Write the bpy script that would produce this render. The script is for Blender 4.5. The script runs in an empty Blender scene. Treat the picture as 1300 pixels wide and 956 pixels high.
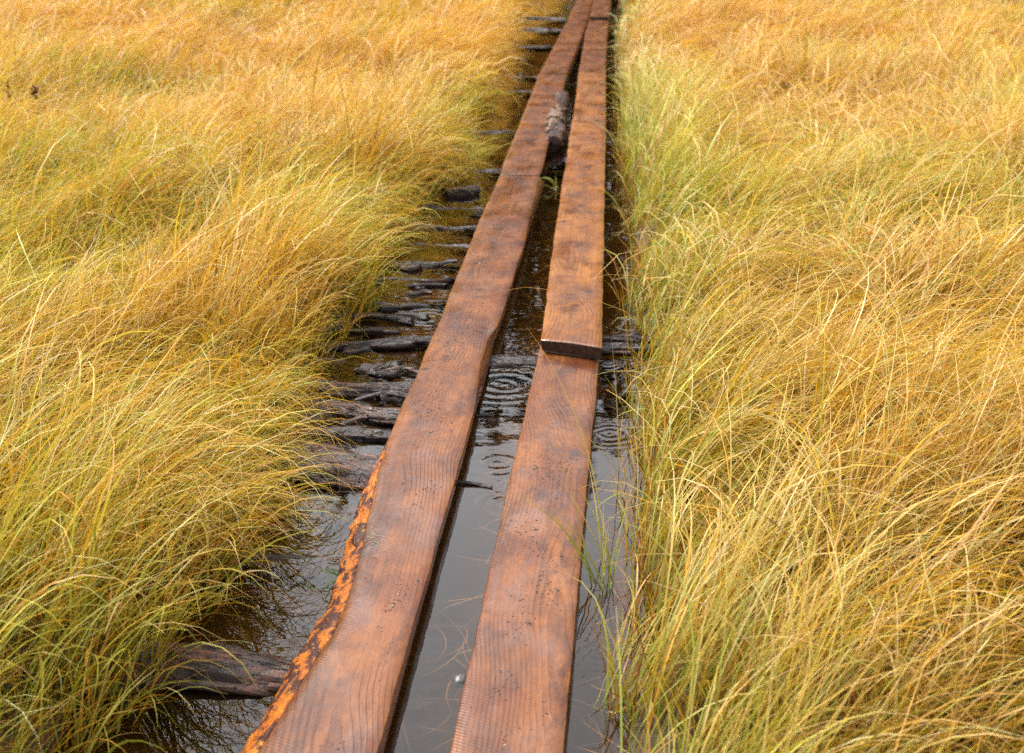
import bpy, math, numpy as np
from mathutils import Vector, Matrix
rng = np.random.default_rng(7)
sc = bpy.context.scene
COL = sc.collection

# ------------------------------------------------------------------ camera
FOC, CX, CY = 1805.0, 650.0, 433.0
PITCH = math.atan((CY + 175.0) / FOC)
CAMZ = 1.62
cd = bpy.data.cameras.new('camera'); cam = bpy.data.objects.new('camera', cd); COL.objects.link(cam)
cd.sensor_width = 36.0; cd.lens = 36.0 * FOC / 1300.0
cd.shift_y = -45.0 / 1300.0
cam.location = (0, 0, CAMZ); cam.rotation_euler = (math.pi / 2 - PITCH, 0, 0)
cd.clip_start = 0.05; cd.clip_end = 2000
cd.dof.use_dof = True; cd.dof.focus_distance = 3.75; cd.dof.aperture_fstop = 4.5
sc.camera = cam
cp, sp = math.cos(PITCH), math.sin(PITCH)

def at(px, py, z=0.0):
    """where the sight line through a photo position meets the level z"""
    a, b = (px - CX) / FOC, -(py - CY) / FOC
    d = (a, cp + b * sp, -sp + b * cp)
    t = (z - CAMZ) / d[2]
    return np.array([a * t, d[1] * t, z])

# ------------------------------------------------------------------ noise
def vnoise(x, y, seed=0):
    x = np.asarray(x, float); y = np.asarray(y, float)
    xi = np.floor(x).astype(np.int64); yi = np.floor(y).astype(np.int64)
    fx = x - xi; fy = y - yi
    fx = fx * fx * (3 - 2 * fx); fy = fy * fy * (3 - 2 * fy)
    def h(i, j):
        n = (i * 374761393 + j * 668265263 + seed * 982451653) & 0xffffffff
        n = ((n ^ (n >> 13)) * 1274126177) & 0xffffffff
        n = (n ^ (n >> 16)) & 0xffffff
        return n / float(0xffffff)
    return ((h(xi, yi) * (1 - fx) + h(xi + 1, yi) * fx) * (1 - fy)
            + (h(xi, yi + 1) * (1 - fx) + h(xi + 1, yi + 1) * fx) * fy)
def fbm(x, y, seed=0, o=3):
    s = 0; a = 0.5; n = 0
    for k in range(o):
        s = s + a * vnoise(x * 2 ** k, y * 2 ** k, seed + k); n += a; a *= 0.5
    return s / n

# ------------------------------------------------------------------ objects
def mesh_obj(name, verts, faces, mat, parent=None, smooth=True, loc=None, rotz=0.0, attrs=None):
    me = bpy.data.meshes.new(name)
    verts = np.asarray(verts, np.float32)
    if isinstance(faces, np.ndarray):
        nf, k = faces.shape
        me.vertices.add(len(verts)); me.vertices.foreach_set('co', verts.ravel())
        me.loops.add(nf * k); me.loops.foreach_set('vertex_index', faces.astype(np.int32).ravel())
        me.polygons.add(nf); me.polygons.foreach_set('loop_start', np.arange(0, nf * k, k, dtype=np.int32))
        me.update(calc_edges=True)
    else:
        me.from_pydata([tuple(map(float, v)) for v in verts], [], faces)
    if smooth: me.polygons.foreach_set('use_smooth', np.ones(len(me.polygons), bool))
    for an, arr in (attrs or {}).items():
        a = me.attributes.new(an, 'FLOAT_COLOR', 'POINT')
        a.data.foreach_set('color', np.asarray(arr, np.float32).ravel())
    me.materials.append(mat)
    o = bpy.data.objects.new(name, me); COL.objects.link(o)
    if parent is not None: o.parent = parent
    if loc is not None: o.location = loc
    o.rotation_euler = (0, 0, rotz)
    return o
def tag(o, label=None, cat=None, group=None, kind=None):
    if label: o['label'] = label
    if cat: o['category'] = cat
    if group: o['group'] = group
    if kind: o['kind'] = kind
    return o

# ------------------------------------------------------------------ node helpers
class NT:
    def __init__(s, name):
        s.m = bpy.data.materials.new(name); s.m.use_nodes = True
        s.t = s.m.node_tree; s.t.nodes.clear()
        s.out = s.n('ShaderNodeOutputMaterial')
    def n(s, kind, **kw):
        nd = s.t.nodes.new(kind)
        for k, v in kw.items():
            if k.startswith('i_'):
                s.set(nd, int(k[2:]) if k[2:].isdigit() else k[2:].replace('_', ' '), v)
            else: setattr(nd, k, v)
        return nd
    def set(s, nd, key, v):
        sock = nd.inputs[key]
        if isinstance(v, bpy.types.NodeSocket): s.t.links.new(v, sock)
        else: sock.default_value = v
    def math(s, op, a, b=0.0, c=None, clamp=False):
        nd = s.n('ShaderNodeMath', operation=op, use_clamp=clamp)
        s.set(nd, 0, a); s.set(nd, 1, b)
        if c is not None: s.set(nd, 2, c)
        return nd.outputs[0]
    def noise(s, vec, scale, detail=4, rough=0.55, dist=0.0):
        nd = s.n('ShaderNodeTexNoise'); s.set(nd, 'Vector', vec); s.set(nd, 'Scale', scale)
        s.set(nd, 'Detail', detail); s.set(nd, 'Roughness', rough); s.set(nd, 'Distortion', dist)
        return nd.outputs['Fac']
    def map(s, vec, scale=(1, 1, 1), loc=(0, 0, 0)):
        nd = s.n('ShaderNodeMapping'); s.set(nd, 'Vector', vec); s.set(nd, 'Scale', scale); s.set(nd, 'Location', loc)
        return nd.outputs[0]
    def ramp(s, fac, stops, interp='LINEAR'):
        nd = s.n('ShaderNodeValToRGB'); s.set(nd, 'Fac', fac); cr = nd.color_ramp; cr.interpolation = interp
        while len(cr.elements) < len(stops): cr.elements.new(0.5)
        for e, (p, c) in zip(cr.elements, stops):
            e.position = p; e.color = (c, c, c, 1) if isinstance(c, (int, float)) else (*c, 1)
        return nd.outputs[0]
    def mix(s, fac, a, b, mode='MIX'):
        nd = s.n('ShaderNodeMix', data_type='RGBA', blend_type=mode)
        s.set(nd, 0, fac)
        for k, v in ((6, a), (7, b)):
            s.set(nd, k, (*v, 1) if isinstance(v, tuple) and len(v) == 3 else v)
        return nd.outputs[2]
    def bump(s, h, strength, dist, normal=None):
        nd = s.n('ShaderNodeBump'); s.set(nd, 'Height', h); s.set(nd, 'Strength', strength); s.set(nd, 'Distance', dist)
        if normal is not None: s.set(nd, 'Normal', normal)
        return nd.outputs[0]
    def coord(s, w='Object'):
        return s.n('ShaderNodeTexCoord').outputs[w]
    def surf(s, sh): s.t.links.new(sh, s.out.inputs['Surface']); return s.m
    def principled(s, col, rough, normal=None, spec=0.5, **kw):
        nd = s.n('ShaderNodeBsdfPrincipled')
        s.set(nd, 'Base Color', (*col, 1) if isinstance(col, tuple) else col)
        s.set(nd, 'Roughness', rough); s.set(nd, 'Specular IOR Level', spec)
        if normal is not None: s.set(nd, 'Normal', normal)
        for k, v in kw.items(): s.set(nd, k.replace('_', ' '), v)
        return nd.outputs[0]

# ------------------------------------------------------------------ materials
def mat_wood(name, pith, knots, seed, tone, dirt=0.5, wet=0.5):
    """rain-soaked sawn softwood: growth rings round a wandering pith, knots, saw marks, dirt in the grain"""
    t = NT(name); co = t.coord('Object')
    off = t.map(co, (1, 1, 1), (seed * 3.7, seed * 5.1, 0))
    sep = t.n('ShaderNodeSeparateXYZ', i_0=co)
    x, y, z = sep.outputs
    # pith wander along the length
    wn = t.noise(t.map(off, (0.6, 0.55, 0.6)), 1.0, 2, 0.5)
    wob = t.math('MULTIPLY_ADD', wn, 0.36, -0.18)
    wz = t.noise(t.map(off, (0.8, 0.9, 0.8), (9, 4, 2)), 1.0, 2, 0.5)
    zz = t.math('ADD', t.math('MULTIPLY_ADD', wz, 0.10, pith[1] - 0.05), z)
    xx = t.math('SUBTRACT', t.math('ADD', x, wob), pith[0])
    r = t.math('SQRT', t.math('ADD', t.math('MULTIPLY', xx, xx), t.math('MULTIPLY', zz, zz)))
    fine = t.noise(t.map(off, (14, 3, 14)), 1.0, 3, 0.6)
    r = t.math('MULTIPLY_ADD', fine, 0.015, r)
    kmask = None
    for kx, ky, kr in knots:
        dx = t.math('SUBTRACT', x, kx); dy = t.math('MULTIPLY', t.math('SUBTRACT', y, ky), 0.75)
        d2 = t.math('ADD', t.math('MULTIPLY', dx, dx), t.math('MULTIPLY', dy, dy))
        d = t.math('SQRT', d2)
        e = t.math('EXPONENT', t.math('MULTIPLY', d2, -1.0 / (2.2 * kr) ** 2))
        r = t.math('MULTIPLY_ADD', e, 0.05, r)
        km = t.math('SUBTRACT', 1.0, t.math('DIVIDE', t.math('MULTIPLY_ADD', fine, 0.6 * kr, d), 1.25 * kr), clamp=True)
        kmask = km if kmask is None else t.math('MAXIMUM', kmask, km)
    ph = t.math('MULTIPLY', r, 105.0)
    fr = t.math('FRACT', ph)
    ring = t.ramp(fr, [(0.0, 0.15), (0.55, 0.35), (0.86, 1.0), (0.95, 0.9), (1.0, 0.15)])
    big = t.noise(t.map(off, (3.6, 1.9, 1)), 1.7, 5, 0.65)
    streak = t.noise(t.map(off, (60, 1.3, 1)), 1.0, 4, 0.65)
    c1, c2, c3 = tone
    col = t.mix(t.ramp(big, [(0.36, 0.0), (0.62, 1.0)]), c1, c2)
    soak = t.noise(t.map(off, (6, 2.6, 1), (11, 2, 5)), 1.4, 5, 0.7)
    col = t.mix(t.ramp(soak, [(0.50, 0.0), (0.64, 0.8)]), col, c3)
    rvar = t.ramp(t.noise(t.map(off, (7, 2.0, 1), (8, 3, 0)), 1.2, 3), [(0.40, 0.10), (0.66, 0.75)])
    ring = t.math('MULTIPLY', ring, rvar)
    col = t.mix(ring, col, c3)
    col = t.mix(t.ramp(streak, [(0.45, 0.0), (0.75, 0.45)]), col, c3)
    if kmask is not None:
        col = t.mix(t.ramp(kmask, [(0.0, 0.0), (0.35, 0.75), (0.8, 1.0)]), col, (0.045, 0.018, 0.010))
    # grey-brown stain where boots leave wet peat
    cen = t.math('SUBTRACT', 1.0, t.math('MULTIPLY', t.math('ABSOLUTE', x), 9.0), clamp=True)
    dn = t.noise(t.map(off, (5, 2.4, 1), (3, 1, 0)), 1.6, 6, 0.7)
    dm = t.math('MULTIPLY', t.ramp(dn, [(0.43, 0.0), (0.62, 1.0)]), t.math('MULTIPLY_ADD', cen, 0.75, 0.35))
    grainy = t.noise(t.map(off, (90, 30, 30)), 1.0, 3, 0.7)
    dm = t.math('MULTIPLY', dm, t.ramp(grainy, [(0.3, 0.45), (0.6, 1.0)]))
    col = t.mix(t.math('MULTIPLY', dm, dirt), col, (0.050, 0.030, 0.026))
    spk = t.noise(t.map(off, (120, 95, 60), (1, 7, 3)), 1.0, 2, 0.5)
    sp2 = t.noise(t.map(off, (6, 3, 3), (7, 7, 3)), 1.0, 3, 0.5)
    speck = t.math('MULTIPLY', t.ramp(spk, [(0.66, 0.0), (0.70, 1.0)]), t.ramp(sp2, [(0.45, 0.0), (0.62, 1.0)]))
    col = t.mix(t.math('MULTIPLY', speck, 0.8 * dirt), col, (0.025, 0.014, 0.010))
    # relief: rings stand proud, saw marks run slantwise across
    sx = t.math('MULTIPLY_ADD', x, 0.45, y)
    sawn = t.math('SINE', t.math('MULTIPLY', t.math('MULTIPLY_ADD', fine, 0.006, sx), 640.0))
    sawm = t.ramp(t.noise(t.map(off, (4, 1.5, 1), (2, 2, 2)), 1.5, 2), [(0.45, 0.0), (0.65, 0.5)])
    h = t.math('MULTIPLY_ADD', t.math('MULTIPLY', sawn, sawm), 0.22, t.math('MULTIPLY', ring, 0.8))
    h = t.math('MULTIPLY_ADD', grainy, 0.5, h)
    dent = t.noise(t.map(off, (9, 5, 5)), 1.0, 4, 0.6)
    wetn = t.noise(t.map(off, (5, 2.6, 1), (5, 9, 0)), 1.3, 4, 0.6)
    wm = t.ramp(wetn, [(0.56 - 0.2 * wet, 0.0), (0.72 - 0.2 * wet, 1.0)])
    n1 = t.bump(dent, 0.3, 0.010)
    nrm = t.bump(h, 0.9, 0.0018, n1)
    rough = t.math('MULTIPLY_ADD', wm, -0.14, 0.29)
    rough = t.math('MULTIPLY_ADD', grainy, 0.12, rough)
    return t.surf(t.principled(col, rough, nrm, 0.42, Coat_Weight=t.math('MULTIPLY', t.math('MULTIPLY', wm, t.ramp(streak, [(0.35, 0.35), (0.6, 1.0)])), 0.62), Coat_Roughness=0.12, Coat_IOR=1.33, Coat_Normal=t.bump(h, 0.45, 0.0012, n1)))

def mat_bark_edge():
    t = NT('orange_inner_bark'); co = t.coord('Object')
    n = t.noise(t.map(co, (16, 9, 22)), 1.6, 5, 0.62, 0.6)
    n2 = t.noise(t.map(co, (40, 22, 60)), 1.4, 4, 0.6)
    col = t.mix(t.ramp(n2, [(0.35, 0.0), (0.65, 1.0)]), (0.50, 0.150, 0.004), (0.29, 0.064, 0.004))
    col = t.mix(t.ramp(n, [(0.47, 0.0), (0.53, 1.0)]), col, (0.050, 0.013, 0.008))
    n3 = t.noise(t.map(co, (30, 30, 30), (4, 4, 4)), 2.0, 3, 0.6)
    col = t.mix(t.ramp(n3, [(0.62, 0.0), (0.68, 0.7)]), col, (0.62, 0.27, 0.02))
    return t.surf(t.principled(col, 0.5, t.bump(n, 1.0, 0.014, t.bump(n2, 0.7, 0.005)), 0.25))

def mat_log(name, orange=0.25):
    t = NT(name); co = t.coord('Object')
    info = t.n('ShaderNodeObjectInfo').outputs['Random']
    v = t.n('ShaderNodeVectorMath', operation='ADD'); t.set(v, 0, co)
    cx = t.n('ShaderNodeCombineXYZ'); t.set(cx, 0, t.math('MULTIPLY', info, 31.0)); t.set(cx, 1, t.math('MULTIPLY', info, 17.0))
    t.t.links.new(cx.outputs[0], v.inputs[1]); co2 = v.outputs[0]
    n = t.noise(t.map(co2, (5, 26, 26)), 1.5, 6, 0.68, 0.5)
    n2 = t.noise(t.map(co2, (4, 9, 9)), 1.2, 4, 0.6)
    n3 = t.noise(t.map(co2, (22, 70, 70)), 1.5, 4, 0.7)
    col = t.ramp(n, [(0.28, (0.006, 0.004, 0.004)), (0.48, (0.026, 0.015, 0.012)), (0.70, (0.078, 0.046, 0.037))])
    m = t.math('MULTIPLY', t.ramp(n2, [(0.62 - 0.2 * orange, 0.0), (0.74 - 0.2 * orange, 1.0)]), t.ramp(n3, [(0.42, 0.0), (0.6, 1.0)]))
    col = t.mix(t.math('MULTIPLY', m, 0.75), col, (0.20, 0.052, 0.013))
    ck = t.math('ABSOLUTE', t.math('SUBTRACT', t.noise(t.map(co2, (5, 13, 13), (2, 5, 1)), 1.6, 5, 0.6, 0.8), 0.5))
    ck = t.ramp(ck, [(0.0, 1.0), (0.022, 0.0)])
    col = t.mix(ck, col, (0.006, 0.004, 0.003))
    h = t.math('SUBTRACT', t.math('MULTIPLY_ADD', n3, 0.35, n), t.math('MULTIPLY', ck, 0.5))
    return t.surf(t.principled(col, t.ramp(n3, [(0.3, 0.18), (0.7, 0.45)]), t.bump(h, 0.9, 0.012), 0.5))

def mat_grass():
    t = NT('dry_sedge'); at_ = t.n('ShaderNodeAttribute', attribute_name='Col').outputs['Color']
    p = t.principled(at_, 0.42, None, 0.35)
    tr = t.n('ShaderNodeBsdfTranslucent'); t.set(tr, 'Color', t.mix(1.0, at_, (1.0, 0.92, 0.62), 'MULTIPLY'))
    mx = t.n('ShaderNodeMixShader'); t.set(mx, 0, 0.34)
    t.t.links.new(p, mx.inputs[1]); t.t.links.new(tr.outputs[0], mx.inputs[2])
    return t.surf(mx.outputs[0])

def mat_attr(name, rough=0.5, spec=0.4):
    t = NT(name); a = t.n('ShaderNodeAttribute', attribute_name='Col').outputs['Color']
    return t.surf(t.principled(a, rough, None, spec))

DROPS = [(640, 488, 0.36, 30, 0.55), (541, 404, 0.26, 38, 0.7), (775, 552, 0.17, 46, 0.45), (632, 588, 0.22, 34, 0.25), (690, 446, 0.14, 44, 0.4), (566, 372, 0.12, 60, 0.6), (668, 470, 0.10, 60, 0.5), (772, 462, 0.14, 56, 0.5), (640, 640, 0.16, 42, 0.3), (425, 712, 0.05, 110, 0.8), (760, 828, 0.10, 60, 0.3)]
def mat_water():
    t = NT('bog_water'); co = t.n('ShaderNodeNewGeometry').outputs['Position']
    sep = t.n('ShaderNodeSeparateXYZ', i_0=co); x, y, _ = sep.outputs
    h = None
    rwob = t.noise(co, 14.0, 2, 0.5); rgate = t.ramp(t.noise(t.map(co, (1, 1, 1), (4, 1, 0)), 11.0, 2), [(0.35, 0.1), (0.6, 1.0)])
    for px, py, R, k, amp in DROPS:
        c = at(px, py, 0.0)
        dx = t.math('SUBTRACT', x, float(c[0])); dy = t.math('SUBTRACT', y, float(c[1]))
        d = t.math('SQRT', t.math('ADD', t.math('MULTIPLY', dx, dx), t.math('MULTIPLY', dy, dy)))
        d = t.math('MULTIPLY_ADD', rwob, 0.030, d)
        w = t.math('SINE', t.math('MULTIPLY', d, k * 6.2832 / 1.6))
        env = t.math('SUBTRACT', 1.0, t.math('DIVIDE', d, R), clamp=True)
        env = t.math('MULTIPLY', env, env)
        hh = t.math('MULTIPLY', t.math('MULTIPLY', w, env), amp)
        h = hh if h is None else t.math('ADD', h, hh)
    wav = t.noise(t.map(co, (5.0, 11.0, 1)), 1.0, 2, 0.5)
    wav2 = t.noise(t.map(co, (16.0, 34.0, 1)), 1.0, 2, 0.5)
    gate = t.ramp(t.noise(t.map(co, (1.2, 1.6, 1), (3, 3, 0)), 1.0, 2), [(0.46, 0.03), (0.66, 1.0)])
    # calm sheltered water near the near planks, livelier along the logs
    n1 = t.bump(t.math('MULTIPLY', wav, gate), 0.10, 0.025)
    n1 = t.bump(t.math('MULTIPLY', wav2, gate), 0.05, 0.008, n1)
    nrm = t.bump(t.math('MULTIPLY', h, rgate), 0.7, 0.0035, n1)
    fr = t.n('ShaderNodeFresnel'); t.set(fr, 'IOR', 1.36); t.set(fr, 'Normal', nrm)
    tb = t.n('ShaderNodeBsdfTransparent'); t.set(tb, 'Color', (0.74, 0.56, 0.30, 1))
    gl = t.n('ShaderNodeBsdfAnisotropic') if False else t.n('ShaderNodeBsdfGlossy')
    t.set(gl, 'Roughness', 0.015); t.set(gl, 'Color', (1, 1, 1, 1)); t.set(gl, 'Normal', nrm)
    mx = t.n('ShaderNodeMixShader'); t.set(mx, 0, t.math('MULTIPLY', fr.outputs[0], 1.22, clamp=True))
    t.t.links.new(tb.outputs[0], mx.inputs[1]); t.t.links.new(gl.outputs[0], mx.inputs[2])
    return t.surf(mx.outputs[0])

def mat_ground():
    t = NT('peat_ground'); co = t.n('ShaderNodeNewGeometry').outputs['Position']
    n = t.noise(co, 9.0, 6, 0.65); n2 = t.noise(t.map(co, (40, 14, 20)), 1.0, 4, 0.7)
    col = t.ramp(n, [(0.3, (0.018, 0.011, 0.006)), (0.55, (0.050, 0.030, 0.014)), (0.75, (0.105, 0.064, 0.026))])
    col = t.mix(t.ramp(n2, [(0.52, 0.0), (0.68, 0.55)]), col, (0.17, 0.11, 0.045))
    d = t.n('ShaderNodeVectorMath', operation='LENGTH'); t.set(d, 0, co)
    zc = t.n('ShaderNodeSeparateXYZ', i_0=co).outputs[2]
    mud = t.ramp(n2, [(0.3, (0.110, 0.068, 0.026)), (0.6, (0.250, 0.160, 0.062))])
    col = t.mix(t.math('MULTIPLY_ADD', zc, -14.0, -0.6, clamp=True), col, mud)
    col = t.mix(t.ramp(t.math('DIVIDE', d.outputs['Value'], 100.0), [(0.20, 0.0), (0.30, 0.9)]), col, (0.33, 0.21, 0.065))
    return t.surf(t.principled(col, 0.75, t.bump(n2, 0.6, 0.02), 0.25))

M_GRASS = mat_grass(); M_EDGE = mat_bark_edge(); M_WATER = mat_water(); M_GROUND = mat_ground()
t = NT('soaked_end_grain'); M_ENDG = t.surf(t.principled(t.ramp(t.noise(t.coord(), 70, 4), [(.3, (.016, .009, .006)), (.7, (.060, .028, .014))]), .5, None, .3))
M_LOG = mat_log('wet_old_log', 0.10); M_LOGO = mat_log('wet_red_log', 0.75)
M_ATTR = mat_attr('litter', 0.55); M_STALK = mat_attr('sunken_stalks', 0.6)

# ------------------------------------------------------------------ channel edges (world x as a function of world y)
LE = [(120, 956), (215, 867), (270, 800), (322, 740), (352, 690), (362, 640), (372, 590), (405, 530), (428, 490), (440, 450), (462, 420), (480, 385),
      (490, 345), (505, 305), (540, 262), (580, 215), (592, 170), (610, 130), (628, 98), (634, 70), (645, 45), (668, 20), (690, 0), (712, -30), (728, -70)]
RE = [(772, 956), (776, 867), (786, 780), (790, 700), (792, 640), (797, 570), (803, 500), (804, 445), (797, 400), (797, 330), (794, 260), (791, 205), (787, 150),
      (784, 95), (784, 50), (785, 20), (786, 0), (782, -30), (776, -70)]
LE = [(x - float(np.interp(y, [0, 150, 300, 400, 520, 620, 720, 800, 867, 956], [0, 0, 0, 8, 26, 30, 32, 22, 2, 0])), y) for x, y in LE]
le = np.array([at(*p) for p in LE]); re_ = np.array([at(*p) for p in RE])
def x_left(y):
    e = (y < le[0, 1]) * (y - le[0, 1]) * 0.35
    return np.interp(y, le[:, 1], le[:, 0]) + e
def x_right(y): return np.interp(y, re_[:, 1], re_[:, 0])

# ------------------------------------------------------------------ ground and water
def axis(lo, hi, step, far):
    a = list(np.arange(lo, hi + 1e-6, step)); s = step
    up = [a[-1]]; dn = [a[0]]
    while up[-1] < far: s *= 1.35; up.append(up[-1] + s)
    s = step
    while dn[-1] > -far: s *= 1.35; dn.append(dn[-1] - s)
    return np.array(dn[:0:-1] + a + up[1:])
def ground_h(X, Y):
    xl, xr = x_left(Y), x_right(Y)
    wob = (fbm(X * 3, Y * 3, 5) - 0.5) * 0.10
    d = np.maximum(xl - X, X - xr) + wob          # > 0 on the banks
    s = np.clip((d + 0.06) / 0.16, 0, 1); s = s * s * (3 - 2 * s)
    bank = 0.015 + (fbm(X * 1.6, Y * 1.6, 11) - 0.47) * 0.16
    bed = -0.17 + (fbm(X * 4, Y * 4, 21) - 0.5) * 0.05
    h = bed * (1 - s) + bank * s
    far = np.clip((np.hypot(X, Y) - 24) / 10, 0, 1)
    return h * (1 - far) + far * 0.25
gx = axis(-3.6, 4.2, 0.06, 500); gy = axis(0.2, 18.5, 0.075, 600)
X, Y = np.meshgrid(gx, gy); Z = ground_h(X, Y)
nx, ny = len(gx), len(gy)
i = (np.arange(ny - 1)[:, None] * nx + np.arange(nx - 1)[None, :]).ravel()
quads = np.stack([i, i + 1, i + 1 + nx, i + nx], 1)
g = mesh_obj('ground', np.stack([X.ravel(), Y.ravel(), Z.ravel()], 1), quads, M_GROUND)
tag(g, 'dark peat ground of the bog under the grass and water', 'ground', kind='structure')
w = mesh_obj('water', [(-26, -6, 0), (26, -6, 0), (26, 34, 0), (-26, 34, 0)], [(0, 1, 2, 3)], M_WATER, smooth=False)
tag(w, 'dark still bog water with raindrop rings', 'water', kind='structure')

# ------------------------------------------------------------------ planks
def resample(rail, n):
    rail = np.asarray(rail); s = np.r_[0, np.cumsum(np.linalg.norm(np.diff(rail, axis=0), axis=1))]
    return rail, s
def rail_at(rail, ys):
    rail = np.asarray(rail); o = np.argsort(rail[:, 1])
    return np.interp(ys, rail[o, 1], rail[o, 0])
def smooth(a, k=9):
    p = np.pad(a, k // 2, 'edge'); return np.convolve(p, np.ones(k) / k, 'valid')

def make_plank(name, left, right, y0, y1, z0, z1, thick, mat, low_left=None, low_right=None, seed=0, skew=0.0, step=0.022, rag=0.0):
    """left / right: photo positions of the top edges; the plank runs from y0 to y1 along the walk"""
    def un(lst, dz=0.0):
        out = []
        for p in lst:
            a = at(*p, z=0.5 * (z0 + z1) + dz)
            f = np.clip((a[1] - y0) / (y1 - y0), 0, 1)
            out.append(at(*p, z=z0 + (z1 - z0) * f + dz))
        return np.array(out)
    def ext(r):      # straight on beyond the traced ends
        r = r[np.argsort(r[:, 1])]
        k = min(2, len(r) - 1)
        d0 = (r[0] - r[k]) / max(abs(r[0, 1] - r[k, 1]), 1e-6); d1 = (r[-1] - r[-1 - k]) / max(abs(r[-1, 1] - r[-1 - k, 1]), 1e-6)
        return np.vstack([r[0] + d0 * 6, r, r[-1] + d1 * 6])
    L, R = ext(un(left)), ext(un(right))
    n = max(12, int((y1 - y0) / step)); ys = np.linspace(y0, y1, n)
    xl = smooth(rail_at(L, ys), 7) + (fbm(ys * 9, ys * 0 + seed, 31) - .5) * 0.006
    xr = smooth(rail_at(R, ys), 7) + (fbm(ys * 9, ys * 0 + seed, 37) - .5) * 0.006
    if rag:          # a worn, chipped end corner
        e = np.clip(1 - (ys - y0) / 0.35, 0, 1)
        xr = xr - rag * e * e
    bl = smooth(rail_at(ext(un(low_left, -thick)), ys), 5) if low_left else xl + 0.004
    br = smooth(rail_at(ext(un(low_right, -thick)), ys), 5) if low_right else xr - 0.004
    if low_left: bl = np.minimum(bl, xl + 0.004)
    if low_right: br = np.maximum(br, xr - 0.004)
    zt = z0 + (z1 - z0) * (ys - y0) / (y1 - y0) + (fbm(ys * 0.9, ys * 0 + seed, 41) - .5) * 0.008
    M = 9; rows = []
    for k in range(M):
        u = k / (M - 1); c = 0.0035 * (1 - (2 * u - 1) ** 2)
        rows.append((xl + (xr - xl) * (0.012 + 0.976 * u), zt - 0.003 + c))
    rows[0] = (rows[0][0], zt - 0.0035); rows[-1] = (rows[-1][0], zt - 0.0035)
    wl = 0.004 * np.ones(n)
    prof = ([(xl, zt - 0.006)] + rows + [(xr, zt - 0.006)]
            + [(xr + (br - xr) * .5, zt - thick * .5), (br, zt - thick + 0.005), (br - 0.006, zt - thick)]
            + [(bl + 0.006, zt - thick), (bl, zt - thick + 0.005), (xl + (bl - xl) * .5, zt - thick * .5)])
    K = len(prof)
    PX = np.stack([p[0] for p in prof], 1); PZ = np.stack([np.broadcast_to(p[1], n) for p in prof], 1)
    PY = np.repeat(ys[:, None], K, 1)
    # ends not cut dead square
    fr = np.clip((ys - y0) / 0.25, 0, 1)[:, None]; cx = ((xl + xr) / 2)[:, None]
    PY = PY + (PX - cx) * skew * (1 - fr) + (fbm(PX * 40, PZ * 60, seed + 3) - .5) * 0.012 * (fr < 0.1)
    o0 = np.array([(xl[0] + xr[0]) / 2, y0, z0]); o1 = np.array([(xl[-1] + xr[-1]) / 2, y1, z1])
    ang = -math.atan2(o1[0] - o0[0], o1[1] - o0[1])
    ca, sa = math.cos(-ang), math.sin(-ang)
    dx, dy = PX - o0[0], PY - o0[1]
    V = np.stack([(dx * ca - dy * sa), (dx * sa + dy * ca), PZ - z0], 2).reshape(-1, 3)
    F = []
    for r in range(n - 1):
        for k in range(K):
            k2 = (k + 1) % K
            F.append((r * K + k, (r + 1) * K + k, (r + 1) * K + k2, r * K + k2))
    F.append(tuple(range(K))); F.append(tuple((n - 1) * K + k for k in range(K - 1, -1, -1)))
    ob = mesh_obj(name, V, F, mat, loc=tuple(o0), rotz=ang)
    me = ob.data
    # crisp arrises
    ev = np.zeros(len(me.polygons), bool); ev[:] = True; ev[-2:] = False
    me.polygons.foreach_set('use_smooth', ev)
    me.materials.append(M_ENDG)
    for q in (-1, -2): me.polygons[len(me.polygons) + q].material_index = 1
    return ob, dict(ys=ys, xl=xl, xr=xr, bl=bl, br=br, zt=zt, thick=thick, o0=o0, ang=ang)

L1_L = [(381.8, 867), (395, 842), (415.6, 813.8), (430.7, 789), (437, 771), (446, 744), (457, 700), (465, 662), (473.7, 626), (481, 594), (486, 575), (497, 544), (511, 509), (528, 476), (538, 448), (556, 410), (575.6, 360), (595.4, 312), (614, 267), (633.8, 224)]
L1_R = [(504, 867), (520, 807), (539, 742), (568, 640), (580, 600), (604, 513), (606, 495), (610, 465), (613, 448), (621, 426), (633, 410), (643, 381), (655, 340), (665.7, 310), (673, 271), (679.5, 246), (684, 226)]
L1_BL = [(362, 867), (373, 842), (393, 813), (410, 789), (420, 765), (427, 744), (438.5, 700), (450, 662), (461, 626), (474, 594), (488, 570), (500, 544)]
L1_BR = [(511, 867), (529, 800), (544, 742), (572, 640), (584, 600), (607, 513), (613, 495), (620, 470), (624, 448), (631, 424), (636, 410)]
L2_L = [(634.5, 222), (640, 204), (649, 182), (660, 155), (675, 117), (684, 94)]
L2_R = [(687.7, 219), (692.2, 200), (694.5, 188), (700.8, 166), (707.6, 142), (713, 122), (720, 92)]
L3_L = [(685.5, 90), (694.5, 74), (708, 49), (719, 28), (731.4, 0)]
L3_R = [(720.3, 91), (732.6, 61), (740, 42), (746, 24.6), (752, 3)]
R1_L = [(589.5, 867), (626, 700), (660, 550), (683, 450)]
R1_R = [(723.4, 867), (738.7, 700), (752.4, 550), (761.7, 450)]
R2_L = [(687.6, 430), (694.5, 370), (702.4, 310), (715.6, 221), (720, 197), (723, 171), (727, 150), (731.4, 122), (734, 98)]
R2_R = [(763.7, 440), (766.7, 310), (768.4, 205), (769.4, 171), (769, 98)]
R3_L = [(734.5, 91), (740, 61.5), (742.7, 42), (748.6, 23)]
R3_R = [(769, 95), (770, 49), (772.2, 24)]
R4_L = [(749, 21), (752.3, 6), (755, -8)]
R4_R = [(772.2, 24), (775, 0), (776.5, -14)]
yof = lambda py, z: float(at(700, py, z)[1])

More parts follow.
